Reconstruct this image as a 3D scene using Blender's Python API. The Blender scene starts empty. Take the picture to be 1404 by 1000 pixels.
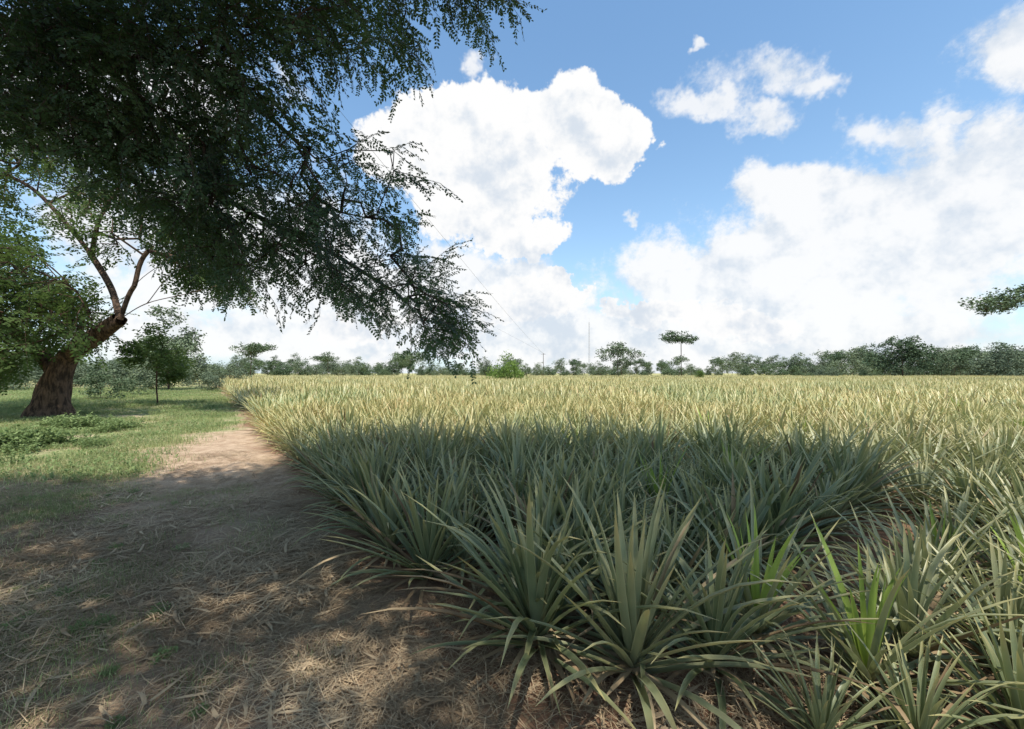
import bpy, math, random
import numpy as np
from mathutils import Vector, Quaternion, Euler
R=random.Random(7); NR=np.random.RandomState(11)
scene=bpy.context.scene
F=565.0; CZ=1.7
def P(px,py,d):   # bearing / elevation measured from the viewpoint -> world position
    return np.array([(px-702)/F*d, d, CZ+(512-py)/F*d])
# ------------------------------------------------ node helpers
class NT:
    def __init__(s,nt): s.nt=nt; s.n=nt.nodes; s.l=nt.links
    def new(s,t,**k):
        x=s.n.new(t)
        for a,b in k.items(): setattr(x,a,b)
        return x
    def inp(s,sock,v):
        if isinstance(v,bpy.types.NodeSocket): s.l.new(v,sock)
        elif v is not None: sock.default_value=v
    def m(s,op,a,b=None,c=None,clamp=False):
        x=s.new('ShaderNodeMath',operation=op,use_clamp=clamp)
        s.inp(x.inputs[0],a); s.inp(x.inputs[1],b); s.inp(x.inputs[2],c)
        return x.outputs[0]
    def v(s,op,a,b=None,c=None):
        x=s.new('ShaderNodeVectorMath',operation=op)
        s.inp(x.inputs[0],a); s.inp(x.inputs[1],b)
        if c is not None: s.inp(x.inputs[2],c)
        return x.outputs['Value'] if op in('LENGTH','DOT_PRODUCT','DISTANCE') else x.outputs[0]
    def noise(s,vec,scale,detail=4,rough=.5,dist=0):
        x=s.new('ShaderNodeTexNoise'); s.inp(x.inputs['Vector'],vec)
        x.inputs['Scale'].default_value=scale; x.inputs['Detail'].default_value=detail
        x.inputs['Roughness'].default_value=rough; x.inputs['Distortion'].default_value=dist
        return x
    def ss(s,v,a,b):
        x=s.new('ShaderNodeMapRange',interpolation_type='SMOOTHSTEP')
        s.inp(x.inputs['Value'],v); s.inp(x.inputs['From Min'],a); s.inp(x.inputs['From Max'],b)
        return x.outputs['Result']
    def mix(s,f,a,b,bt='MIX'):
        x=s.new('ShaderNodeMix',data_type='RGBA',blend_type=bt)
        s.inp(x.inputs[0],f)
        for i,c in((6,a),(7,b)):
            if isinstance(c,(tuple,list)): c=tuple(c)+(1,) if len(c)==3 else c
            s.inp(x.inputs[i],c)
        return x.outputs[2]
    def sep(s,v):
        x=s.new('ShaderNodeSeparateXYZ'); s.inp(x.inputs[0],v); return x.outputs
    def comb(s,a,b,c=0.0):
        x=s.new('ShaderNodeCombineXYZ'); s.inp(x.inputs[0],a); s.inp(x.inputs[1],b); s.inp(x.inputs[2],c); return x.outputs[0]
    def rnd(s):
        a=s.new('ShaderNodeAttribute',attribute_name='rnd',attribute_type='GEOMETRY').outputs['Fac']
        return s.m('FRACT',s.m('ADD',a,s.new('ShaderNodeObjectInfo').outputs['Random']))
def newmat(name):
    m=bpy.data.materials.new(name); m.use_nodes=True
    t=NT(m.node_tree); t.bsdf=m.node_tree.nodes['Principled BSDF']; t.out=m.node_tree.nodes['Material Output']
    return m,t
def leafmat(name,dark,light,trans=.3,tcol=None,rough=.5,yellow=None,spec=.3):
    m,t=newmat(name)
    oi=t.rnd()
    pos=t.new('ShaderNodeNewGeometry').outputs['Position']
    n=t.noise(pos,1.1,2).outputs['Fac']
    f=t.m('ADD',t.m('MULTIPLY',oi,.35),t.m('ADD',t.m('MULTIPLY',n,.6),.17))
    c=t.mix(t.ss(f,.35,.95),dark,light)
    if yellow: c=t.mix(t.ss(t.m('ADD',t.noise(pos,23,0).outputs['Fac'],t.m('MULTIPLY',t.m('SUBTRACT',t.noise(pos,.5,1).outputs['Fac'],.5),.9)),.54,.74),c,yellow)
    if spec>.15:
        t.inp(t.bsdf.inputs['Base Color'],c); t.bsdf.inputs['Roughness'].default_value=rough
        t.bsdf.inputs['Specular IOR Level'].default_value=spec; S0=t.bsdf.outputs[0]
    else:
        t.n.remove(t.bsdf); d=t.new('ShaderNodeBsdfDiffuse'); t.inp(d.inputs[0],c); S0=d.outputs[0]
    if trans>0:
        tr=t.new('ShaderNodeBsdfTranslucent')
        t.inp(tr.inputs['Color'],t.mix(.5,c,tcol or light))
        mx=t.new('ShaderNodeMixShader'); mx.inputs[0].default_value=trans
        t.l.new(S0,mx.inputs[1]); t.l.new(tr.outputs[0],mx.inputs[2]); S0=mx.outputs[0]
    t.l.new(S0,t.out.inputs[0])
    return m
def barkmat(name,a,b):
    m,t=newmat(name)
    pos=t.new('ShaderNodeNewGeometry').outputs['Position']
    x=t.sep(pos); sv=t.comb(x[0],x[1],t.m('MULTIPLY',x[2],.3))
    n=t.noise(sv,9,5,.65).outputs['Fac']
    n2=t.noise(pos,1.5,3).outputs['Fac']
    c=t.mix(t.ss(n,.4,.6),a,b); c=t.mix(t.m('MULTIPLY',n2,.3),c,(.14,.11,.09))
    t.inp(t.bsdf.inputs['Base Color'],c); t.bsdf.inputs['Roughness'].default_value=.95; t.bsdf.inputs['Specular IOR Level'].default_value=.1
    bp=t.new('ShaderNodeBump'); bp.inputs['Strength'].default_value=1.0; bp.inputs['Distance'].default_value=.14
    t.inp(bp.inputs['Height'],n); t.l.new(bp.outputs[0],t.bsdf.inputs['Normal'])
    return m
# ------------------------------------------------ mesh helpers
class MB:
    def __init__(s): s.V=[];s.Q=[];s.M=[];s.T=[];s.n=0
    def add(s,v,q,m=0,t=None):
        v=np.asarray(v,float).reshape(-1,3); q=np.asarray(q,int).reshape(-1,4)
        s.V.append(v); s.Q.append(q+s.n); s.M.append(np.full(len(q),m,int)); s.n+=len(v)
        s.T.append(np.zeros((len(v),2)) if t is None else np.asarray(t,float))
    def mesh(s,name,mats,smooth=False):
        V=np.concatenate(s.V);Q=np.concatenate(s.Q);M=np.concatenate(s.M);T=np.concatenate(s.T)
        me=bpy.data.meshes.new(name)
        me.vertices.add(len(V)); me.vertices.foreach_set('co',V.astype(np.float32).ravel())
        me.loops.add(len(Q)*4); me.loops.foreach_set('vertex_index',Q.astype(np.int32).ravel())
        me.polygons.add(len(Q)); me.polygons.foreach_set('loop_start',(np.arange(len(Q))*4).astype(np.int32))
        me.polygons.foreach_set('loop_total',np.full(len(Q),4,np.int32))
        for x in mats: me.materials.append(x)
        me.polygons.foreach_set('material_index',M.astype(np.int32))
        me.polygons.foreach_set('use_smooth',np.full(len(Q),smooth))
        uv=me.uv_layers.new(name='UVMap'); uv.data.foreach_set('uv',T[Q.ravel()].astype(np.float32).ravel())
        me.update(calc_edges=True); me.validate()
        return me
def obj(name,me,parent=None,loc=(0,0,0),rz=0,sc=1,link=True):
    o=bpy.data.objects.new(name,me); o.location=loc; o.rotation_euler=(0,0,rz)
    o.scale=(sc,sc,sc) if not isinstance(sc,tuple) else sc
    if link: scene.collection.objects.link(o)
    if parent: o.parent=parent
    return o
def empty(name,loc=(0,0,0)):
    o=bpy.data.objects.new(name,None); o.location=loc; scene.collection.objects.link(o); return o
def coll_of(name,meshes):
    c=bpy.data.collections.new(name)
    for i,m in enumerate(meshes):
        c.objects.link(bpy.data.objects.new("%s_%02d"%(name,i),m))
    return c
def scatter(name,pts,rots,scl,idx,coll,parent=None,real=False):
    pts=np.asarray(pts,float); me=bpy.data.meshes.new(name)
    me.vertices.add(len(pts)); me.vertices.foreach_set('co',pts.astype(np.float32).ravel())
    a=me.attributes.new('rot','FLOAT_VECTOR','POINT'); a.data.foreach_set('vector',np.asarray(rots,np.float32).ravel())
    a=me.attributes.new('scl','FLOAT','POINT'); a.data.foreach_set('value',np.asarray(scl,np.float32))
    a=me.attributes.new('rnd','FLOAT','POINT'); a.data.foreach_set('value',np.random.RandomState(5).rand(len(pts)).astype(np.float32))
    a=me.attributes.new('idx','INT','POINT'); a.data.foreach_set('value',np.asarray(idx,np.int32))
    o=obj(name,me,parent)
    ng=bpy.data.node_groups.new(name+'_scatter','GeometryNodeTree')
    ng.interface.new_socket('Geometry',in_out='INPUT',socket_type='NodeSocketGeometry')
    ng.interface.new_socket('Geometry',in_out='OUTPUT',socket_type='NodeSocketGeometry')
    N=ng.nodes;L=ng.links
    gi=N.new('NodeGroupInput');go=N.new('NodeGroupOutput');ip=N.new('GeometryNodeInstanceOnPoints')
    ci=N.new('GeometryNodeCollectionInfo'); ci.inputs['Collection'].default_value=coll
    ci.inputs['Separate Children'].default_value=True; ci.inputs['Reset Children'].default_value=True
    def at(n,t):
        x=N.new('GeometryNodeInputNamedAttribute'); x.data_type=t; x.inputs['Name'].default_value=n; return x.outputs['Attribute']
    L.new(gi.outputs[0],ip.inputs['Points']); L.new(ci.outputs[0],ip.inputs['Instance'])
    ip.inputs['Pick Instance'].default_value=True
    L.new(at('idx','INT'),ip.inputs['Instance Index']); L.new(at('rot','FLOAT_VECTOR'),ip.inputs['Rotation'])
    L.new(at('scl','FLOAT'),ip.inputs['Scale'])
    if real:
        rl=N.new('GeometryNodeRealizeInstances'); L.new(ip.outputs[0],rl.inputs[0]); L.new(rl.outputs[0],go.inputs[0])
    else: L.new(ip.outputs[0],go.inputs[0])
    md=o.modifiers.new('scatter','NODES'); md.node_group=ng
    return o
def tube(mb,p0,p1,r0,r1,k=6,m=0):
    p0=np.asarray(p0,float);p1=np.asarray(p1,float); d=p1-p0; L=np.linalg.norm(d)
    if L<1e-5: return
    d/=L; a=np.cross(d,[0,0,1.] if abs(d[2])<.9 else [1.,0,0]); a/=np.linalg.norm(a); b=np.cross(d,a)
    th=np.arange(k)*2*math.pi/k; ring=np.outer(np.cos(th),a)+np.outer(np.sin(th),b)
    v=np.concatenate([p0+ring*r0,p1+ring*r1]); i=np.arange(k); j=(i+1)%k
    mb.add(v,np.stack([i,j,j+k,i+k],1),m)
def catmull(pts,n=6):
    pts=np.asarray(pts,float)
    p=np.concatenate([[2*pts[0]-pts[1]],pts,[2*pts[-1]-pts[-2]]]); out=[]
    for i in range(1,len(p)-2):
        for t in np.arange(n)/n:
            out.append(.5*((2*p[i])+(-p[i-1]+p[i+1])*t+(2*p[i-1]-5*p[i]+4*p[i+1]-p[i+2])*t*t+(-p[i-1]+3*p[i]-3*p[i+1]+p[i+2])*t**3))
    out.append(p[-2]); return np.array(out)
def pathtube(mb,pts,rads,k=12,m=0,rough=0.0,seed=0):
    rs=np.random.RandomState(seed); pts=np.asarray(pts,float); n=len(pts)
    d=np.gradient(pts,axis=0); d/=np.linalg.norm(d,axis=1)[:,None]
    th=np.arange(k)*2*math.pi/k; V=[]; ph=rs.rand(3)*6
    for i in range(n):
        ref=np.array([0.,1.,0.]) if abs(d[i][1])<.9 else np.array([1.,0,0])
        a=np.cross(d[i],ref);a/=np.linalg.norm(a);b=np.cross(d[i],a)
        rr=rads[i]*(1+rough*(np.sin(th*3+ph[0]+i*.25)+.6*np.sin(th*5+ph[1]-i*.4)))
        V.append(pts[i]+np.outer(np.cos(th)*rr,a)+np.outer(np.sin(th)*rr,b))
    V=np.concatenate(V); Q=[]
    for i in range(n-1):
        for j in range(k): Q.append((i*k+j,i*k+(j+1)%k,(i+1)*k+(j+1)%k,(i+1)*k+j))
    mb.add(V,Q,m)
class Tree:
    """limb skeleton + attraction points, joined as a branching graph with pipe-model radii"""
    def __init__(s): s.pos=[];s.par=[];s.len=[];s.skel=0
    def limb(s,pts,par=-1,n=6):
        c=catmull(pts,n); ids=[]
        if par>=0: c=c[1:]
        for q in c:
            s.len.append((s.len[par]+np.linalg.norm(q-s.pos[par])) if par>=0 else 0)
            s.pos.append(q); s.par.append(par); par=len(s.pos)-1; ids.append(par)
        return ids
    def near(s,q):
        return int(np.argmin(np.linalg.norm(np.array(s.pos)-q,axis=1)))
    def grow(s,pts,step=.6,w=.12,jit=.06,sag=.0):
        pts=np.asarray(pts); A=np.zeros((len(s.pos)+len(pts)*8,3)); Ln=np.zeros(len(A)); n=len(s.pos)
        A[:n]=s.pos; Ln[:n]=s.len
        d0=np.array([np.min(np.linalg.norm(A[:n]-p,axis=1)) for p in pts]); order=np.argsort(d0)
        leaf=[]
        for i in order:
            p=pts[i]; d=np.linalg.norm(A[:n]-p,axis=1); k=int(np.argmin(d+w*Ln[:n])); D=d[k]
            m=min(7,max(1,int(D/step))); par=k; a=A[k].copy()
            for j in range(1,m+1):
                t=j/m; q=a+(p-a)*t
                if j<m: q=q+NR.randn(3)*jit*min(1,D)+np.array([0,0,.12*D*math.sin(t*math.pi)])
                A[n]=q; Ln[n]=Ln[par]+np.linalg.norm(q-A[par]); s.pos.append(q); s.len.append(Ln[n]); s.par.append(par); par=n; n+=1
            leaf.append(par)
        s.leaf=leaf; return leaf
    def radii(s,tip=.006,p=2.4):
        n=len(s.pos); acc=np.zeros(n)
        for i in range(n-1,-1,-1):
            if acc[i]==0: acc[i]=tip**p
            if s.par[i]>=0: acc[s.par[i]]+=acc[i]
        s.r=acc**(1/p); return s.r
    def bark(s,mb,m=0,k=6,boost=None,rmin=0):
        for i in range(len(s.pos)):
            p=s.par[i]
            if p<0 or s.r[i]<rmin: continue
            r1=s.r[i]; r0=min(s.r[p],r1*1.35)
            kk=k if r1>.03 else 4
            tube(mb,s.pos[p],s.pos[i],r0,r1,10 if r1>.1 else kk,m)
def euler_dir(d,roll):
    q=Vector(d).to_track_quat('X','Z')@Quaternion((1,0,0),roll)
    return tuple(q.to_euler())
def inpoly(x,y,poly):
    c=False;j=len(poly)-1
    for i in range(len(poly)):
        xi,yi=poly[i];xj,yj=poly[j]
        if (yi>y)!=(yj>y) and x<(xj-xi)*(y-yi)/(yj-yi)+xi: c=not c
        j=i
    return c
# ------------------------------------------------ SUN + SKY
KX,KY=-.08,.40      # ground shadow drift per metre of height
sd=Vector((-KX,-KY,1)).normalized()   # towards the sun
elev=math.asin(sd.z); azim=math.atan2(sd.x,sd.y)
sl=bpy.data.lights.new('sun','SUN'); sl.energy=5.0; sl.angle=math.radians(.53); sl.color=(1,.955,.86)
so=bpy.data.objects.new('sun',sl); so.rotation_euler=sd.to_track_quat('Z','Y').to_euler(); scene.collection.objects.link(so)
W=bpy.data.worlds.new('World'); scene.world=W; W.use_nodes=True; W.node_tree.nodes.clear()
try: W.cycles.sampling_method='NONE'
except Exception as ex: print(ex)
t=NT(W.node_tree); STR=.12
sky=t.new('ShaderNodeTexSky',sky_type='NISHITA',sun_disc=False); sky.sun_elevation=elev; sky.sun_rotation=azim
sky.altitude=0; sky.air_density=1.0; sky.dust_density=.8; sky.ozone_density=1.6
G=t.new('ShaderNodeTexCoord').outputs['Generated']
x=t.sep(G); yy=t.m('MAXIMUM',x[1],.06); u=t.m('DIVIDE',x[0],yy); vv=t.m('DIVIDE',x[2],yy)
uv=t.comb(u,vv)
nA=t.noise(G,6.0,5,.66); nB=t.noise(G,2.2,2,.55)
wob=t.v('SUBTRACT',nA.outputs['Color'],(.5,.5,.5)); wob=t.v('MULTIPLY',wob,(.28,.24,0))
uh=t.v('ADD',uv,wob)
wob2=t.v('MULTIPLY',t.v('SUBTRACT',nB.outputs['Color'],(.5,.5,.5)),(.5,.28,0))
us=t.v('ADD',t.v('ADD',uv,wob2),t.v('MULTIPLY',wob,(1.2,.7,0)))
def blobs(cv,lst):
    f=None
    for (px,py,rx,ry) in lst:
        a=(F/rx,F/ry,0); c=(-(px-702)/F*a[0],-(512-py)/F*a[1],0)
        L=t.v('LENGTH',t.v('MULTIPLY_ADD',cv,a,c))
        f=L if f is None else t.m('SMOOTH_MIN',f,L,.12)
    return t.m('SUBTRACT',1.0,f)
hard=blobs(uh,[(590,195,96,86),(690,190,110,84),(790,170,95,72),(838,180,56,70),(665,265,108,86),(710,318,55,42),(590,140,50,30),
               (775,395,46,24),(740,410,80,32),(1010,440,90,26),(500,445,90,34),(640,425,80,26),(890,430,90,22)])
wisp=blobs(t.v('ADD',uv,t.v('MULTIPLY',wob,(1.4,1.2,0))),[(1065,95,85,40),(990,135,72,30),(1045,150,60,28),(1130,115,56,24),(950,56,22,13),(1330,156,50,14),(1225,180,66,34),(878,306,34,15),(660,92,40,26)])
soft=blobs(us,[(1250,330,300,130),(1400,280,260,150),(1080,390,260,90),(1440,60,180,70),(560,400,300,90),(300,330,320,130),(800,470,900,66),(150,120,220,120),(1130,270,130,50)])
nF=t.noise(G,9,8,.66)
nf=t.m('SUBTRACT',nF.outputs['Fac'],.5)
mh=t.ss(t.m('ADD',hard,t.m('MULTIPLY',nf,1.3)),.0,.16)
mw=t.m('MULTIPLY',t.ss(t.m('ADD',wisp,t.m('MULTIPLY',nf,2.4)),.0,.8),.85)
ms=t.m('MULTIPLY',t.ss(t.m('ADD',soft,t.m('MULTIPLY',nf,1.5)),-.02,.36),.94)
front=t.ss(x[1],.05,.25)
mk=t.m('MULTIPLY',t.m('MAXIMUM',t.m('MAXIMUM',mh,mw),ms),front)
# billow relief: density difference towards the light
Gs=t.v('ADD',G,(.014,-.02,.035))
nA2=t.noise(Gs,9,4,.62)
rel=t.m('SUBTRACT',nF.outputs['Fac'],nA2.outputs['Fac'])
nM=nA.outputs['Fac']
br=t.m('ADD',.82,t.m('MULTIPLY',rel,1.5))
br=t.m('ADD',br,t.m('MULTIPLY',t.m('SUBTRACT',nM,.5),.7))
br=t.m('ADD',br,t.m('MULTIPLY',t.m('SUBTRACT',nB.outputs['Fac'],.5),.4))
deep=t.ss(hard,.15,.6)
br=t.m('SUBTRACT',t.m('ADD',br,t.m('MULTIPLY',mh,.10)),t.m('MULTIPLY',deep,.14))
ccol=t.mix(t.ss(br,.45,.94),(.70/STR,.77/STR,.86/STR),(1.0/STR,1.0/STR,1.0/STR))
base=t.mix(1.0,sky.outputs[0],(1.55,1.95,2.0),'MULTIPLY')
haze=t.m('POWER',2.718,t.m('MULTIPLY',t.m('MAXIMUM',x[2],0.0),-5.0))
base=t.mix(t.m('MULTIPLY',haze,.85),base,(.74/STR,.85/STR,.95/STR))
col=t.mix(mk,base,ccol)
bg=t.new('ShaderNodeBackground'); t.inp(bg.inputs[0],col); bg.inputs[1].default_value=STR
# rest of the sky (behind and overhead): same blue sky with simple scattered cloud
g2=t.m('MULTIPLY',t.ss(t.noise(G,2.2,2,.55).outputs['Fac'],.5,.64),t.m('SUBTRACT',1.0,front))
col2=t.mix(t.m('MULTIPLY',g2,.8),base,(.92/STR,.94/STR,.97/STR))
col2=t.mix(t.ss(x[2],-.02,.0),(.25/STR,.24/STR,.18/STR),col2)
bg2=t.new('ShaderNodeBackground'); t.inp(bg2.inputs[0],col2); bg2.inputs[1].default_value=STR
sel=t.m('MULTIPLY',t.m('GREATER_THAN',x[1],.05),t.m('GREATER_THAN',x[2],-.004))
mxs=t.new('ShaderNodeMixShader'); t.inp(mxs.inputs[0],sel); t.l.new(bg2.outputs[0],mxs.inputs[1]); t.l.new(bg.outputs[0],mxs.inputs[2])
wo=t.new('ShaderNodeOutputWorld'); t.l.new(mxs.outputs[0],wo.inputs[0])
# ------------------------------------------------ MATERIALS
M_rain=leafmat('rain_tree_leaf',(.022,.044,.027),(.07,.12,.052),.3,(.17,.32,.05),.42)
M_mid=leafmat('mid_tree_leaf',(.04,.066,.027),(.11,.155,.055),.3,(.2,.32,.06),.5,spec=.1)
M_far=leafmat('distant_leaf_hazed',(.13,.165,.11),(.21,.25,.15),0,None,.8,spec=.1)  # distance haze put into the colour: foliage lightened
M_fard=leafmat('distant_dark_leaf_hazed',(.085,.125,.075),(.155,.20,.105),0,None,.8,spec=.1)  # darker foliage, its colour also lightened to stand for haze
M_bright=leafmat('bright_shrub_leaf',(.10,.16,.04),(.22,.31,.08),.3,None,.6,spec=.15)
M_grass=leafmat('grass_blade',(.21,.25,.10),(.38,.42,.19),.3,(.38,.46,.17),.6,(.60,.52,.31),spec=.15)
M_weed=leafmat('weed_leaf',(.16,.22,.09),(.30,.37,.16),.3,(.34,.46,.16),.55,spec=.15)
M_straw=leafmat('dry_straw',(.19,.13,.08),(.58,.44,.28),0,None,.8,spec=.1)
M_bark=barkmat('bark',(.035,.022,.015),(.16,.10,.065))
M_barkd=barkmat('dark_bark',(.03,.024,.02),(.09,.07,.055))
# pineapple leaf
M_pine,t=newmat('pineapple_leaf')
uvn=t.new('ShaderNodeUVMap').outputs[0]; q=t.sep(uvn)
pos=t.new('ShaderNodeNewGeometry').outputs['Position']; oi=t.rnd()
ps=t.sep(pos)
med=t.noise(pos,1.3,3,.6).outputs['Fac']
fine=t.noise(pos,5,1).outputs['Fac']
g=t.mix(fine,(.065,.10,.05),(.26,.305,.165))
g=t.mix(t.ss(oi,.1,1.0),g,(.27,.29,.175))
far=t.ss(ps[1],5.0,11.0)  # rows beyond the crown's shadow: sunlit yellow put into the leaf colour
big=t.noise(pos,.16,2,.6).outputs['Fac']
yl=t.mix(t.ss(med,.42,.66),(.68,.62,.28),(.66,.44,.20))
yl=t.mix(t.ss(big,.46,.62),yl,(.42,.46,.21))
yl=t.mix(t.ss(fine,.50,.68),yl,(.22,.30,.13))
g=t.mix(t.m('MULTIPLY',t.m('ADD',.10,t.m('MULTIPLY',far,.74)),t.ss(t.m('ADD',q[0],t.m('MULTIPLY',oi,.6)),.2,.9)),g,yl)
g=t.mix(t.m('MULTIPLY',t.ss(q[0],.6,1.05),t.m('ADD',.65,t.m('MULTIPLY',far,.25))),g,(.64,.52,.22))
g=t.mix(t.m('MULTIPLY',t.ss(q[1],.75,1.0),.45),g,(.54,.51,.28))
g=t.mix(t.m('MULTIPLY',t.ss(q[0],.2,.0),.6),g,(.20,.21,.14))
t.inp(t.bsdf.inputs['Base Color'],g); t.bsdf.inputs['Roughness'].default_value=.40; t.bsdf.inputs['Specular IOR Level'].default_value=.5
tr=t.new('ShaderNodeBsdfTranslucent'); t.inp(tr.inputs[0],t.mix(.4,g,(.45,.5,.1)))
mx=t.new('ShaderNodeMixShader'); mx.inputs[0].default_value=.2
t.l.new(t.bsdf.outputs[0],mx.inputs[1]); t.l.new(tr.outputs[0],mx.inputs[2]); t.l.new(mx.outputs[0],t.out.inputs[0])
M_young=leafmat('young_pineapple_leaf',(.20,.29,.05),(.40,.50,.12),.3,(.55,.7,.1),.45)
M_dead=leafmat('dead_pineapple_leaf',(.18,.12,.07),(.56,.43,.26),0,None,.8,spec=.1)
# ------------------------------------------------ GROUND
M_g,t=newmat('ground')
pos=t.new('ShaderNodeNewGeometry').outputs['Position']; p=t.sep(pos)
n1=t.noise(pos,.7,4,.6).outputs['Fac']; n2=t.noise(pos,4,5,.65).outputs['Fac']; n3=t.noise(pos,28,4,.7).outputs['Fac']; n0=t.noise(pos,.05,3,.6).outputs['Fac']
s=t.m('ADD',p[0],t.m('ADD',.4,t.m('MULTIPLY',t.m('SUBTRACT',p[1],2.7),.74)))
sw=t.m('ADD',s,t.m('MULTIPLY',t.m('SUBTRACT',n1,.5),2.4)); sw=t.m('ADD',sw,t.m('MULTIPLY',t.m('SUBTRACT',n2,.5),1.2))
sw2=t.m('SUBTRACT',sw,t.m('MULTIPLY',t.ss(p[1],9.5,14),2.4))
soil=t.mix(n2,(.16,.085,.052),(.30,.175,.11))
dirt=t.mix(t.ss(n2,.3,.7),(.38,.26,.17),(.62,.46,.32)); dirt=t.mix(t.m('MULTIPLY',t.ss(n3,.4,.7),.5),dirt,(.27,.17,.11))
strw=t.mix(t.ss(n3,.35,.65),(.13,.08,.05),(.36,.25,.155))
strw=t.mix(t.m('MULTIPLY',t.ss(n1,.45,.6),.5),strw,(.15,.16,.075))
grs=t.mix(t.ss(n2,.3,.7),(.20,.23,.09),(.34,.35,.16))
grs=t.mix(t.ss(n1,.47,.6),grs,(.46,.36,.23))
nearg=t.ss(p[1],5.0,9.5)
lawn=t.mix(nearg,strw,grs)
farf=t.mix(t.ss(n0,.4,.6),(.30,.29,.12),(.42,.37,.17)) 
lawn=t.mix(t.ss(p[1],45,80),lawn,farf)
c=t.mix(t.ss(sw2,-3.1,-2.3),lawn,t.mix(t.ss(p[1],4.5,7.5),t.mix(.35,strw,dirt),dirt))
c=t.mix(t.ss(sw,-.5,.2),c,soil)
c=t.mix(t.ss(p[1],110,150),c,farf)
t.inp(t.bsdf.inputs['Base Color'],c); t.bsdf.inputs['Roughness'].default_value=.95; t.bsdf.inputs['Specular IOR Level'].default_value=.1
bp=t.new('ShaderNodeBump'); bp.inputs['Strength'].default_value=.9; bp.inputs['Distance'].default_value=.05
t.inp(bp.inputs['Height'],t.m('ADD',n2,t.m('MULTIPLY',n3,.5))); t.l.new(bp.outputs[0],t.bsdf.inputs['Normal'])
def axis(a):
    f=np.arange(-14,14.01,.14); out=list(f); v=14.;st=.2
    while v<3000: st*=1.22; v+=st; out.append(v); out.insert(0,-v)
    return np.array(out)
gx=axis(0); gy=axis(0)+4
def hgt(x,y):
    w=np.exp(-((x/16)**2+((y-4)/16)**2))
    return w*(.018*np.sin(x*1.7+1.3*np.sin(y*1.1))+.015*np.sin(y*2.3+x*.9)+.010*np.sin(x*5.1+y*3.7)+.008*np.sin(y*7.3-x*4.1))
X,Y=np.meshgrid(gx,gy); Z=hgt(X,Y)
nx,ny=len(gx),len(gy); idx=np.arange(nx*ny).reshape(ny,nx)
mb=MB(); mb.add(np.stack([X,Y,Z],-1).reshape(-1,3),np.stack([idx[:-1,:-1],idx[:-1,1:],idx[1:,1:],idx[1:,:-1]],-1).reshape(-1,4))
obj('ground',mb.mesh('ground',[M_g],True))
# ------------------------------------------------ PINEAPPLE PLANTS
def blade(mb,base,az,pitch,bend,L,w,n,m=0,fold=.35,tw=0,mid=True,power=1.4):
    ts=np.linspace(0,1,n+1); pos=np.array(base,float); V=[];T=[]
    prof=np.interp(ts,[0,.12,.45,.75,.92,1],[.75,1,.92,.62,.28,.02])
    for i,tt in enumerate(ts):
        p_=pitch-bend*tt**power; a=az+tw*tt
        d=np.array([math.cos(a)*math.cos(p_),math.sin(a)*math.cos(p_),math.sin(p_)])
        s_=np.array([-math.sin(a),math.cos(a),0]); nrm=np.array([-math.cos(a)*math.sin(p_),-math.sin(a)*math.sin(p_),math.cos(p_)])
        hw=w*.5*prof[i]
        if mid:
            V+= [pos+s_*hw,pos-nrm*hw*fold*1.8,pos-s_*hw]; T+=[(tt,1),(tt,0),(tt,1)]
        else:
            V+= [pos+s_*hw,pos-s_*hw]; T+=[(tt,.4),(tt,.8)]
        pos=pos+d*L/n
    Q=[]
    for i in range(n):
        if mid: a=i*3; Q+=[(a,a+1,a+4,a+3),(a+1,a+2,a+5,a+4)]
        else: a=i*2; Q+=[(a,a+1,a+3,a+2)]
    mb.add(V,Q,m,T)
def pineapple(mb,r,ox=0,oy=0,h=1.0,nl=46,n=8,w=.042,mid=True,young=False,dead=True):
    ga=2.399963
    a0=r.random()*6.28
    for i in range(nl):
        f=i/(nl-1)               # 0 outer/old .. 1 inner
        az=a0+i*ga+r.uniform(-.25,.25)
        pitch=math.radians(18+62*f**.85+r.uniform(-11,11))
        L=h*(.74+.36*math.sin(math.pi*min(1,f*.85+.12)))*r.uniform(.66,1.12)
        bend=math.radians(r.uniform(5,62)*(1-.6*f)+ (r.uniform(25,80) if r.random()<.17 else 0))
        z=.05+.16*f*h
        m=1 if (young and f>.78) else (2 if r.random()<(.14 if f<.4 else .025) else 0)
        blade(mb,(ox+.02*math.cos(az),oy+.02*math.sin(az),z),az,pitch,bend,L,w*r.uniform(.75,1.2),n,m,tw=r.uniform(-.35,.35),mid=mid,power=r.uniform(1.2,2.6))
    if dead:
        for i in range(14):
            az=r.random()*6.28
            blade(mb,(ox,oy,.10),az,math.radians(r.uniform(-5,25)),math.radians(r.uniform(25,60)),h*r.uniform(.35,.7),w*.8,max(3,n-3),2,mid=False,tw=r.uniform(-.6,.6))
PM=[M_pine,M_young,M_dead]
hi=[]
for k in range(9):
    mb=MB(); pineapple(mb,random.Random(100+k),nl=44+k%4*4,n=7,w=.047,young=(k==0),h=.98); hi.append(mb.mesh('pineapple_leaves',PM,True))
C_hi=coll_of('pineapple_plants_near',hi)
mid=[]
for k in range(5):
    mb=MB(); r=random.Random(200+k)
    for a in np.arange(.25,3,.5):
        for b in np.arange(.2,3,.4):
            if r.random()<.1: continue
            pineapple(mb,r,b-1.5+r.uniform(-.1,.1),a-1.5+r.uniform(-.08,.08),h=r.uniform(.60,1.15),nl=18,n=4,w=.062,mid=False,dead=False)
    mid.append(mb.mesh('pineapple_patch',PM,False))
C_mid=coll_of('pineapple_patch_mid',mid)
farp=[]
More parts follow.
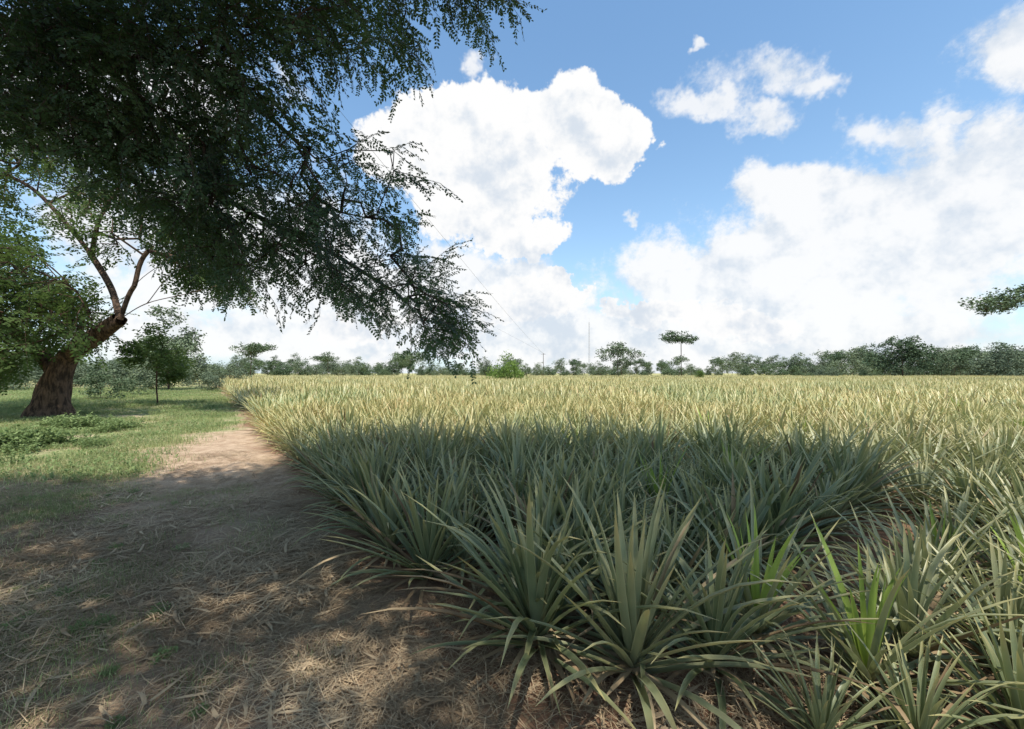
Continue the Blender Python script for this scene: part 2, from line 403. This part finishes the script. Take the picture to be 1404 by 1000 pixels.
for k in range(4):
    mb=MB(); r=random.Random(300+k)
    for a in np.arange(.3,6,.6):
        for b in np.arange(.25,6,.5):
            pineapple(mb,r,b-3+r.uniform(-.15,.15),a-3+r.uniform(-.15,.15),h=r.uniform(.6,1.15),nl=11,n=2,w=.095,mid=False,dead=False)
    farp.append(mb.mesh('pineapple_patch_far',PM,False))
C_far=coll_of('pineapple_patch_far',farp)
O=np.array([-.4,2.7]); E=np.array([-.595,.804]); Nn=np.array([.804,.595]); rowang=math.atan2(.595,.804)
def fp(a,b): return O+a*E+b*Nn
def vis(p,mar=6): return p[1]>-2 and abs(p[0])<1.27*max(p[1],0)+mar
near=[];nrot=[];nsc=[];nid=[]
def addnear(a,b,h):
    p=fp(a,b); near.append((p[0],p[1],float(hgt(p[0],p[1]))-.02)); nrot.append((R.uniform(-.15,.15),R.uniform(-.15,.15),R.random()*6.28)); nsc.append(h); nid.append(R.randrange(9) or R.randrange(9))
mp=[];mr=[];fpn=[];fr=[]
for ia in range(-25,34):
    for ib in range(0,45):
        a0,b0=ia*6,ib*6; c=fp(a0+3,b0+3); D=math.hypot(*c)
        if not vis(c,10) or c[1]>135: continue
        if D>62: fpn.append((c[0],c[1],0)); fr.append((0,0,rowang+R.choice([0,math.pi])))
        elif D>17:
            for da in(1.5,4.5):
                for db in(1.5,4.5):
                    c=fp(a0+da,b0+db)
                    if c[1]>0: mp.append((c[0],c[1],0)); mr.append((0,0,rowang+R.choice([0,math.pi])))
        else:
            for da in np.arange(.25,6,.5):
                for db in np.arange(.2,6,.43):
                    a=a0+da; b=b0+db
                    if a<-1.2 and b<5.6 : continue
                    p=fp(a,b)
                    if not vis(p,1.5): continue
                    if a<.9 and b<(.9-a)*.48-.1: continue
                    if p[1]<1.2 or R.random()<.05: continue
                    addnear(a+R.uniform(-.1,.1),b+R.uniform(-.12,.12),R.uniform(.64,1.06)*(.9 if b<.5 else 1)*(.9 if a<-.9 and b>2 else 1))
# front strip past the furrow
fg=[]
for a,b0,h in((-1.80,1.62,.76),(-2.22,1.75,.74),(-2.65,2.2,.72),(-3.1,2.9,.74),(-3.55,3.6,.74)):
    b=b0
    while b<5.6:
        p=fp(a,b)
        if vis(p,1.2) and p[1]>1.2 and not (a>-1.9 and 4.1<b<5.1):
            if b<3.6: fg.append((a+R.uniform(-.06,.06),b+R.uniform(-.06,.06),h*R.uniform(.85,1.15)))
            else: addnear(a,b,h*R.uniform(1.0,1.3))
        b+=.44*R.uniform(.85,1.2)
fg+=[(-1.2,1.02,.8),(-.95,.62,1.0),(-1.22,1.5,.88),(-.45,.35,1.02),(-1.72,.95,.45),(-1.98,1.3,.5)]
for j,(a,b,h) in enumerate(fg):
    p=fp(a,b); k=R.randrange(1,9) if j%4 else 0
    obj('pineapple_plant',hi[k],None,(p[0],p[1],float(hgt(p[0],p[1]))-.02),R.random()*6.28,h)
field=empty('pineapple_field')
scatter('pineapple_rows_near',near,nrot,nsc,nid,C_hi,field,True)
scatter('pineapple_rows_mid',mp,mr,np.ones(len(mp)),[R.randrange(5) for _ in mp],C_mid,field)
scatter('pineapple_rows_far',fpn,fr,np.ones(len(fpn)),[R.randrange(4) for _ in fpn],C_far,field)
print('PINE',len(near),len(mp),len(fpn))
# ------------------------------------------------ GRASS, WEEDS, STRAW
def S(x,y): return x+.4+.74*(y-2.7)
def pw(y): return 2.7-2.1*min(1,max(0,(y-9.5)/4.5))
gp=[]
for k in range(4):
    mb=MB(); r=random.Random(400+k)
    for i in range(230):
        x0,y0=r.gauss(0,.33),r.gauss(0,.33)
        blade(mb,(x0,y0,-.01),r.random()*6.28,math.radians(r.uniform(35,88)),math.radians(r.uniform(10,70)),r.uniform(.05,.17),.009,2,0,mid=False)
    if k>1:
        for i in range(40):
            x0,y0=r.gauss(0,.33),r.gauss(0,.33)
            for j in range(4): blade(mb,(x0,y0,.02+.02*j),r.random()*6.28,math.radians(r.uniform(0,50)),.5,r.uniform(.04,.07),.03,2,1,mid=False)
    gp.append(mb.mesh('grass_patch',[M_grass,M_weed]))
C_g=coll_of('grass_patch',gp)
pts=[];rt=[];sc=[];ix=[]
def addp(x,y,s,i): pts.append((x,y,float(hgt(x,y)))); rt.append((0,0,R.random()*6.28)); sc.append(s); ix.append(i)
for i in range(2600):
    y=R.uniform(2.0,46); x=R.uniform(-1.35*y-2,-.74*y+2)
    s_=S(x,y)+R.gauss(0,.45)
    nz=math.sin(x*1.3+y*.7)+math.sin(y*1.9-x*.8)
    if s_>-pw(y): continue
    if y<6.5:
        if nz<-.4 or R.random()<.3: continue
        addp(x,y,R.uniform(.35,.6),R.randrange(2)); continue
    if nz<-.6: continue
    addp(x,y,R.uniform(.6,1.2)*(1.6 if y>20 else 1),R.randrange(4))
for i in range(260):
    y=R.uniform(1.6,7.2); x=R.uniform(-1.3*y-.5,-.45*y)
    if S(x,y)<-.9 and math.sin(x*2.3+y*.7)+math.sin(y*2.9-x*.8)>-.1: addp(x,y,R.uniform(.25,.45),R.randrange(2))
scatter('grass',pts,rt,sc,ix,C_g,None,True)
print('GRASS',len(pts))
sp=[]
for k in range(4):
    mb=MB(); r=random.Random(500+k)
    for i in range(330):
        blade(mb,(r.uniform(-.5,.5),r.uniform(-.5,.5),r.uniform(.0,.03)),r.random()*6.28,math.radians(r.uniform(-4,12)),math.radians(r.uniform(0,24)),r.uniform(.05,.24),.0045,2,0,mid=False,tw=r.uniform(-.9,.9))
    for i in range(16):
        blade(mb,(r.uniform(-.5,.5),r.uniform(-.5,.5),.012),r.random()*6.28,math.radians(r.uniform(0,10)),.25,r.uniform(.06,.22),.02,3,0,mid=False,tw=r.uniform(-.6,.6))
    sp.append(mb.mesh('straw_patch',[M_straw]))
C_s=coll_of('straw_patch',sp)
pts=[];rt=[];sc=[];ix=[]
for i in range(640):
    y=R.uniform(1.0,8.5); x=R.uniform(-1.3*y-1,4.2)
    s_=S(x,y)
    if s_>3.8 or (y>6.5 and s_<-2.4): continue
    if y>5 and R.random()<.6: continue
    if y<5 and math.sin(x*2.1-y*1.7)+math.sin(y*3.1+x)<-.7: continue
    addp(x,y,R.uniform(.7,1.25),R.randrange(4))
scatter('dry_straw_litter',pts,rt,sc,ix,C_s,None,True)
# leafy ground weeds
wd=[]
for k in range(4):
    mb=MB(); r=random.Random(600+k)
    for i in range(60):
        az=r.random()*6.28; rr=r.random()**.5*.3; h=r.uniform(.05,.34)*(1-rr)
        tube(mb,(rr*.4*math.cos(az),rr*.4*math.sin(az),0),(rr*math.cos(az),rr*math.sin(az),h),.003,.002,4)
        for j in range(5): blade(mb,(rr*math.cos(az),rr*math.sin(az),h*r.uniform(.5,1)),r.random()*6.28,math.radians(r.uniform(-10,45)),.6,r.uniform(.04,.08),.035,2,0,mid=False)
    wd.append(mb.mesh('weed_clump',[M_weed]))
C_w=coll_of('weed_clump',wd)
pts=[];rt=[];sc=[];ix=[]
for i in range(300):
    y=R.uniform(7.5,34); x=R.uniform(-1.35*y-1,-.74*y)
    if S(x,y)>-pw(y)-1.2 or math.sin(x*.9+y*.5)+math.sin(y*1.1-x*.5)<.8: continue
    addp(x,y,R.uniform(.4,1.0),R.randrange(4))
for (px,d,n,sp_) in((20,9.3,12,.4),(-30,9.0,12,.6),(150,12.5,12,.5),(60,13,5,.6)):
    for j in range(n): addp((px-702)/F*d+R.gauss(0,sp_),d+R.gauss(0,sp_*.6),R.uniform(.9,1.8),R.randrange(4))
for i in range(26):
    y=R.uniform(1.6,6); x=R.uniform(-1.25*y,-.74*y)
    if S(x,y)<-.8: addp(x,y,R.uniform(.12,.25),R.randrange(4))
scatter('ground_weeds',pts,rt,sc,ix,C_w,None,True)
# ------------------------------------------------ COMPOUND-LEAF SPRAYS
def spray(seed,nleaf=7,np_=9,ll=.052,lw=.025,mat=0):
    r=random.Random(seed); mb=MB(); L=.5
    tube(mb,(0,0,0),(L,0,-.04),.004,.002,3,1)
    for i in range(nleaf):
        t_=.12+.88*i/(nleaf-1); sgn=1 if i%2 else -1
        b=np.array([L*t_,0,-.04*t_*t_])
        ang=sgn*math.radians(r.uniform(38,66)) if i<nleaf-1 else r.uniform(-.2,.2)
        dr=r.uniform(.1,.55); l=r.uniform(.18,.30)
        d=np.array([math.cos(ang),math.sin(ang),-dr]); d/=np.linalg.norm(d); e=b+d*l+np.array([0,0,-.03])
        tube(mb,b,e,.0022,.0012,3,1)
        sv=np.cross(d,[0,0,1]); sv/=np.linalg.norm(sv); up=np.cross(sv,d)
        for j in range(np_):
            q0=b+(e-b)*((j+.8)/np_)
            for s_ in(1,-1):
                if r.random()<.08: continue
                dd=sv*s_*.85+d*r.uniform(.3,.8)+up*r.uniform(-.6,.3); dd/=np.linalg.norm(dd)
                wv=np.cross(dd,up); wv/=np.linalg.norm(wv); wv=wv+up*r.uniform(-.6,.6)
                k=ll*r.uniform(.7,1.2)*(1-.35*abs(j/np_-.45)); 
                mb.add([q0,q0+dd*k*.5+wv*lw*.5,q0+dd*k,q0+dd*k*.5-wv*lw*.5],[(0,1,2,3)],0)
    return mb
def spraycoll(name,mat,bark,**k): return coll_of(name,[spray(i*17+3,**k).mesh(name,[mat,bark]) for i in range(5)])
C_sp=spraycoll('rain_tree_spray',M_rain,M_barkd)
C_sp2=spraycoll('mid_tree_spray',M_mid,M_bark,nleaf=6,np_=5,ll=.085,lw=.042)
def leafout(tree,leaf,droop,smin,smax,name,coll,parent,out=(0,0,0),extra=1):
    pts=[];rt=[];sc=[];ix=[]
    for i in leaf:
        p=tree.pos[i]; q=tree.pos[tree.par[i]]; d=(p-q)/(np.linalg.norm(p-q)+1e-6)
        for k in range(extra):
            dd=d*.7+np.array([0,0,-droop])+np.array(out)+NR.randn(3)*.45
            dd/=np.linalg.norm(dd)
            pts.append(p+NR.randn(3)*.05*k); rt.append(euler_dir(dd,R.uniform(-.6,.6))); sc.append(R.uniform(smin,smax)); ix.append(R.randrange(5))
    return scatter(name,pts,rt,sc,ix,coll,parent,True)
# ---- big tree overhanging the viewpoint
T=Tree()
base=np.array([-7.6,-1.6,0.])
trunk=T.limb([base,(-7.5,-1.5,1.4),(-7.3,-1.3,2.9),(-6.9,-1.0,4.0)])
lA=T.limb([T.pos[trunk[-1]],(-7.6,1.2,4.5),P(-20,182,3.9+.4),P(110,200,4.3),P(220,225,4.4),P(340,290,4.5),P(450,345,4.7),P(540,400,4.9)],trunk[-1])
lB=T.limb([T.pos[trunk[-1]],(-6.2,1.2,5.6),P(60,60,3.7),P(200,70,3.9),P(330,130,4.1),P(430,215,4.3)],trunk[-1])
lC=T.limb([T.pos[trunk[-1]],(-4.5,.3,6.3),(-3.0,1.6,6.9),(-1.8,2.6,6.6),P(520,-60,4.0),P(610,-10,4.2)],trunk[-1])
lD=T.limb([T.pos[trunk[-1]],(-4,-1.2,6.4),(-1,-.6,8.0),(1.5,.8,9.0),(3.2,1.4,9.6)],trunk[-1])
lE=T.limb([T.pos[trunk[-1]],(-5.5,-3.0,5.9),(-3.2,-4.5,7.1),(-1,-5.2,7.6)],trunk[-1])
lF=T.limb([T.pos[trunk[-1]],(-9.5,-.5,5.8),(-11.5,.6,6.6),(-13,1.5,6.8)],trunk[-1])
lG=T.limb([P(110,200,4.3),P(200,140,4.6),P(330,90,4.5),P(440,60,4.4)],T.near(P(110,200,4.3)))
poly=[(-60,-60),(500,-60),(500,25),(485,75),(430,55),(380,65),(360,100),(395,150),(445,200),(540,200),(555,228),(475,258),(540,300),(565,345),(610,385),(630,445),(590,455),(560,425),(500,415),(430,378),(350,375),(310,380),(262,365),(235,310),(190,265),(140,225),(60,175),(-60,160)]
A=[]
def dmax(py,U,edge=6.1): 
    k=(512-py)/F; return (edge-KY*CZ-U)/(1+KY*k)
while len(A)<1180:
    px,py=R.uniform(-60,640),R.uniform(-60,470)
    if not inpoly(px,py,poly): continue
    if math.sin(px*.045+1)+math.sin(py*.06+px*.02)<-1.1 and px>130: continue
    A.append(P(px,py,dmax(py,R.uniform(0,1.7))))
for poly2,n in(([(520,-60),(560,-60),(560,55),(530,60)],24),([(580,-70),(690,-70),(690,-25),(650,10),(600,5)],36),([(540,395),(620,415),(625,452),(590,457)],46),([(515,415),(535,415),(540,430),(520,430)],4)):
    c=0
    while c<n:
        px,py=R.uniform(200,900),R.uniform(-70,470)
        if inpoly(px,py,poly2): A.append(P(px,py,dmax(py,R.uniform(0,.5)))); c+=1
shade=[(-15,5.2),(-9,5.6),(-6,6.1),(-3.5,6.8),(0,6.6),(3,6.2),(4.3,5.3),(3.4,4.2),(2.2,3.3),(1.0,2.5),(.3,1.9),(-.4,1.0),(-1,-3),(-15,-6)]
B=[]
def addB(sx,sy):
    z=R.uniform(6.6,10.5)-.02*((sx+5)**2+sy**2)**.5
    X_=sx-KX*(z-.7); Y_=sy-KY*(z-.7)
    if Y_>.2:
        py=512-(z-CZ)/Y_*F; px=702+X_/Y_*F
        if py>-260 and -150<px<1800: 
            if px>450 or R.random()<.5: return
    B.append(np.array([X_,Y_,z]))
while len(B)<2000:
    sx,sy=R.uniform(-15,6),R.uniform(-6,7.2)
    if not inpoly(sx,sy,shade): continue
    # thin places give the dapples on the ground
    if sy<4.6 and sx<.9 and (math.sin(sx*2.1+sy*1.3)+math.sin(sy*2.7-sx*1.1+2)>.6): continue
    if R.random()<.45 and (sx<-9 or sy<-1): continue
    addB(sx,sy)
while len(B)<2700:   # dense outer rim of the crown
    sx,sy=R.uniform(-4,5),R.uniform(3.6,6.9)
    if inpoly(sx,sy,shade): addB(sx,sy)
lf=T.grow(np.array(A+B),step=.45,w=.10,jit=.05)
T.radii(.0045,2.35)
rt_=empty('rain_tree')
mb=MB(); T.bark(mb,0)
pathtube(mb,catmull([base+np.array([0,0,-.2]),base+np.array([0,0,.5]),(-7.5,-1.5,1.8),(-7.3,-1.3,2.9),(-6.9,-1.0,4.05)],6),np.interp(np.arange(25),[0,5,10,24],[.75,.5,.42,.36]),16,0,.05)
obj('trunk_and_branches',mb.mesh('rain_tree_bark',[M_barkd],True),rt_)
def pyof(i): return 512-(T.pos[i][2]-CZ)/max(.01,T.pos[i][1])*F
lfA=[i for i in lf if T.pos[i][1]>1.5 and pyof(i)>-75 and T.pos[i][0]<1.6]
setA=set(lfA); lfB=[i for i in lf if i not in setA]
lfF=[i for i in lfB if T.pos[i][1]>1.5 and pyof(i)>-700 and T.pos[i][0]>-3]; sF=set(lfF); lfB=[i for i in lfB if i not in sF]
leafout(T,lfA,.35,.5,.9,'foliage',C_sp,rt_,out=(.35,.1,0))
leafout(T,lfF,-.1,1.1,1.5,'foliage_front',C_sp,rt_,out=(0,-.4,0),extra=2)
leafout(T,lfB,.15,1.6,2.1,'foliage_overhead',C_sp,rt_)
# ---- second tree, left middle distance
T2=Tree(); D2=16.
def Q2(px,py,dz=0): return P(px,py,D2+dz)
b2=Q2(73,574); b2[2]=0
tr2=T2.limb([b2,Q2(74,545),Q2(80,515),Q2(92,490)])
a2=T2.limb([Q2(92,490),Q2(125,466,-.3),Q2(163,438,-.6),Q2(200,416,-1),Q2(258,402,-1.6),Q2(320,385,-2)],tr2[-1])
i0=T2.near(Q2(163,438,-.6))
bb=T2.limb([Q2(163,438,-.6),Q2(150,395,0),Q2(122,350,.5),Q2(92,312,1),Q2(45,262,1.4),Q2(0,235,1.5)],i0)
T2.limb([Q2(163,438,-.6),Q2(182,392,-.6),Q2(225,358,-1),Q2(285,325,-1)],i0)
T2.limb([Q2(122,350,.5),Q2(132,300,0),Q2(160,252,-.5),Q2(175,205,-.5)],T2.near(Q2(122,350,.5)))
T2.limb([Q2(200,416,-1),Q2(235,375,-2),Q2(300,350,-3)],T2.near(Q2(200,416,-1)))
T2.limb([Q2(182,392,-.6),Q2(195,350,-.6),Q2(240,310,-1)],T2.near(Q2(182,392,-.6)))
e2=T2.limb([Q2(86,500),Q2(45,478,.6),Q2(5,440,1.2),Q2(-50,390,1.5)],T2.near(Q2(84,505)))
A2=[]
for poly2,n,z0,z1 in(([(-120,320),(30,335),(80,375),(135,430),(130,460),(70,462),(20,490),(-120,500)],560,-2.5,2.5),
                     ([(-120,170),(60,195),(130,235),(200,250),(250,310),(190,300),(110,265),(40,245),(-120,235)],190,1,3.5),
                     ([(180,320),(260,300),(330,340),(340,400),(260,380),(235,365)],130,0,2),
                     ([(60,250),(150,270),(160,340),(120,330),(80,300)],34,-1.5,.5),
                     ([(-120,235),(30,250),(50,330),(-120,340)],60,1.5,3.5),([(100,150),(330,180),(330,300),(250,300),(150,240)],110,1,3)):
    c=0
    while c<n:
        px,py=R.uniform(-120,345),R.uniform(140,505)
        if inpoly(px,py,poly2): A2.append(Q2(px,py,R.uniform(z0,z1))); c+=1
lf2=T2.grow(np.array(A2),step=.8,w=.10,jit=.1)
T2.radii(.015,2.35)
st=empty('spreading_tree'); mb=MB(); T2.bark(mb,0)
tp=catmull([b2+np.array([-.05,0,-.2]),Q2(72,560),Q2(74,540),Q2(80,515),Q2(93,488),Q2(125,466,-.3),Q2(163,438,-.6)],6)
pathtube(mb,tp,np.interp(np.arange(len(tp)),[0,3,8,14,22,36],[1.0,.70,.54,.46,.34,.24]),24,0,.09,3)
tp=catmull([Q2(80,515),Q2(60,490,.3),Q2(30,465,.8),Q2(-20,420,1.3)],5)
pathtube(mb,tp,np.linspace(.32,.14,len(tp)),12,0,.06,5)
obj('trunk_and_branches',mb.mesh('spreading_tree_bark',[M_bark],True),st)
leafout(T2,lf2,.2,1.4,2.3,'foliage',C_sp2,st)
# ------------------------------------------------ MIDDLE / FAR TREES (real branching trees, leaf-clump crowns)
def fartree(seed,h,w,crown0,mats,npts=150,nl=16,ls=.34,flat=False,lobes=9,tr=.2,multi=False):
    rs=np.random.RandomState(seed); T=Tree(); lean=rs.randn(2)*.04*h
    th=h*crown0
    T.limb([(0,0,-.1),(lean[0]*.4,lean[1]*.4,th*.5),(lean[0],lean[1],th),(lean[0]*1.2,lean[1],h*(crown0+1)/2)],n=4)
    pts=[]; cs=[]
    for i in range(lobes):
        a=rs.rand()*6.28; rr=rs.rand()**.5*w*.5*.72
        zz=th+(h-th)*(rs.uniform(.45,.85) if flat else rs.uniform(.12,.85)*(1-.5*(rr/(w*.5))**2))
        cs.append((rr*math.cos(a)+lean[0],rr*math.sin(a)+lean[1],zz,w*rs.uniform(.13,.24)))
    cs.append((lean[0],lean[1],h-.16*w*.5,w*.2))
    for i in range(npts):
        c=cs[rs.randint(len(cs))]; d=rs.randn(3); d/=np.linalg.norm(d); k=c[3]*rs.rand()**.35
        pts.append((c[0]+d[0]*k,c[1]+d[1]*k,min(h,max(.15*th+.1,c[2]+d[2]*k*(.45 if flat else .75)))))
    lf=T.grow(np.array(pts),step=h*.08,w=.15,jit=.02*h); T.radii(.012*h/9,2.3)
    T.r=np.minimum(T.r,tr*h/9*1.3); mb=MB(); T.bark(mb,1,5,rmin=.014*h/9)
    pos=np.array([T.pos[i] for i in lf]); c=np.repeat(pos,nl,0)+rs.randn(len(pos)*nl,3)*ls*np.array([1.1,1.1,.7])
    a=rs.randn(len(c),3); a[:,2]*=.5; a/=np.linalg.norm(a,axis=1)[:,None]; b=rs.randn(len(c),3); b=np.cross(a,b); b/=np.linalg.norm(b,axis=1)[:,None]
    s_=(ls*rs.uniform(.4,.8,len(c)))[:,None]
    V=np.stack([c-a*s_,c+b*s_*.5,c+a*s_,c-b*s_*.5],1).reshape(-1,3); mb.add(V,np.arange(len(V)).reshape(-1,4),0)
    return mb.mesh('tree_mesh',mats)
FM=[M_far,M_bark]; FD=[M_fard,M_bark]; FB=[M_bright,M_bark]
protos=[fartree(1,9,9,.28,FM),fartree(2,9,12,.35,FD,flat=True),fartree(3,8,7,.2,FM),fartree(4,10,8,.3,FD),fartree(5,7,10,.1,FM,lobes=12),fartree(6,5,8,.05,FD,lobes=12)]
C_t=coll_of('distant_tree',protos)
pts=[];rt=[];sc=[];ix=[]
for i in range(330):
    y=R.uniform(165,225); px=-150+1700*i/330+R.uniform(-6,6); x=(px-702)/F*y
    k=R.choice([0,1,2,3,4,4,5,5,5]); s_=R.uniform(.65,1.3)*(1.15 if px>1080 else 1)
    if 560<px<1000: s_*=.8
    pts.append((x,y,0)); rt.append((0,0,R.random()*6.28)); sc.append(s_); ix.append(k)
for i in range(70):   # nearer hedge on the left
    y=R.uniform(38,75); px=-150+500*R.random()-(60 if y<50 else 0); x=(px-702)/F*y
    pts.append((x,y,0)); rt.append((0,0,R.random()*6.28)); sc.append(R.uniform(.3,.6)); ix.append(R.choice([2,4,5,5]))
for i in range(30):
    y=R.uniform(105,140); px=R.uniform(1290,1580); x=(px-702)/F*y
    pts.append((x,y,0)); rt.append((0,0,R.random()*6.28)); sc.append(R.uniform(.85,1.4)); ix.append(R.choice([0,1,3,4]))
for i in range(18):
    y=R.uniform(110,140); px=R.uniform(1080,1300); x=(px-702)/F*y
    pts.append((x,y,0)); rt.append((0,0,R.random()*6.28)); sc.append(R.uniform(.3,.6)); ix.append(R.choice([2,4,5]))
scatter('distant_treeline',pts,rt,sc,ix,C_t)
def place(name,me,px,y,rz=0,sc=1): return obj(name,me,None,((px-702)/F*y,y,0),rz,sc)
place('umbrella_tree',fartree(21,12.8,11,.62,FD,170,16,.36,True,8),934,110,.3)
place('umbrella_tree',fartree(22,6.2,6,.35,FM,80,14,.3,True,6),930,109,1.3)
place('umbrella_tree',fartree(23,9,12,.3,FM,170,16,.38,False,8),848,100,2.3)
place('umbrella_tree',fartree(24,10.4,13,.4,FD,190,16,.4,True,8),343,120,2.3)
place('umbrella_tree',fartree(25,9.3,10,.3,FD,170,16,.36,True,8),450,150,.9)
place('umbrella_tree',fartree(26,9.3,20,.25,FD,260,14,.4,True,14),560,152,.9)
place('broadleaf_tree',fartree(27,11.6,18,.12,FD,460,20,.42,False,18),1237,112,.9)
place('umbrella_tree',fartree(28,12.8,14,.62,FD,320,18,.3,True,12),1448,50,.4)
place('bright_shrub',fartree(29,4.6,6.8,.05,FB,170,18,.24,False,12),692,60,.4)
place('bright_shrub',fartree(30,2.2,2.6,.05,FB,50,14,.18,False,6),962,75,.4)
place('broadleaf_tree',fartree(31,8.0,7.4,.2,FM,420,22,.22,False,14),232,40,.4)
place('young_tree',fartree(32,4.2,3.2,.22,[M_mid,M_bark],260,20,.12,False,12,.12),217,22,.7)
place('bush',fartree(33,2.0,3.4,.05,FD,150,16,.11,False,10),140,26,.7)
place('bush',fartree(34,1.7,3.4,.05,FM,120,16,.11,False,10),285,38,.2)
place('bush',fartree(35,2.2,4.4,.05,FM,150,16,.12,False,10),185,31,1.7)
# ------------------------------------------------ RADIO MAST, POWER LINE
M_st,t=newmat('galvanised_steel'); pos=t.new('ShaderNodeNewGeometry').outputs['Position']
t.inp(t.bsdf.inputs['Base Color'],t.mix(t.noise(pos,.2).outputs['Fac'],(.42,.43,.45),(.55,.5,.5))); t.bsdf.inputs['Roughness'].default_value=.6
mb=MB(); H=27.; N_=18; cr=[(.45*math.cos(a),.45*math.sin(a)) for a in(0,2.09,4.19)]
for i in range(3):
    c=cr[i]; d=cr[(i+1)%3]
    tube(mb,(c[0],c[1],0),(c[0]*.5,c[1]*.5,H),.05,.04,5)
    for k in range(N_):
        z0,z1=H*k/N_,H*(k+1)/N_; s0,s1=1-.5*k/N_,1-.5*(k+1)/N_
        tube(mb,(c[0]*s0,c[1]*s0,z0),(d[0]*s1,d[1]*s1,z1),.025,.025,4); tube(mb,(c[0]*s1,c[1]*s1,z1),(d[0]*s1,d[1]*s1,z1),.025,.025,4)
tube(mb,(0,0,H),(0,0,H+2.5),.03,.02,5)
obj('radio_mast',mb.mesh('radio_mast',[M_st]),None,((808-702)/F*205,205,0))
M_w,t=newmat('wire'); pos=t.new('ShaderNodeNewGeometry').outputs['Position']
t.inp(t.bsdf.inputs['Base Color'],t.mix(t.noise(pos,2).outputs['Fac'],(.12,.12,.125),(.18,.18,.19)))
pl=empty('power_line'); mb=MB()
e0=P(745,486,180)
for off,(sx,sy) in((0,(385,52)),(1,(-60,30))):
    s0=P(sx,sy,13 if off==0 else 22); e=e0+np.array([off*.9,0,0]); n=60; prev=None
    for k in range(n+1):
        tt=(k/n)**1.8; q=s0+(e-s0)*tt; q=q-np.array([0,0,3.0*math.sin(math.pi*tt)*(1-tt)*.3])
        if prev is not None: tube(mb,prev,q,.008+.018*tt,.008+.018*tt,4)
        prev=q
obj('wires',mb.mesh('wires',[M_w]),pl)
mb=MB(); tube(mb,(e0[0],e0[1],0),(e0[0],e0[1],e0[2]+.4),.14,.1,8); tube(mb,e0+[-1,0,0],e0+[1,0,0],.06,.06,4)
obj('pole',mb.mesh('pole',[M_bark]),pl)
# ------------------------------------------------ CAMERA
cam=bpy.data.cameras.new('camera'); co=bpy.data.objects.new('camera',cam); scene.collection.objects.link(co)
co.location=(0,0,CZ); co.rotation_euler=(math.radians(90+1.2),0,0); cam.sensor_width=36; cam.lens=36*F/1404
cam.clip_start=.02; cam.clip_end=8000; scene.camera=co
scene.view_settings.view_transform='Standard'; scene.view_settings.look='None'; scene.view_settings.exposure=0
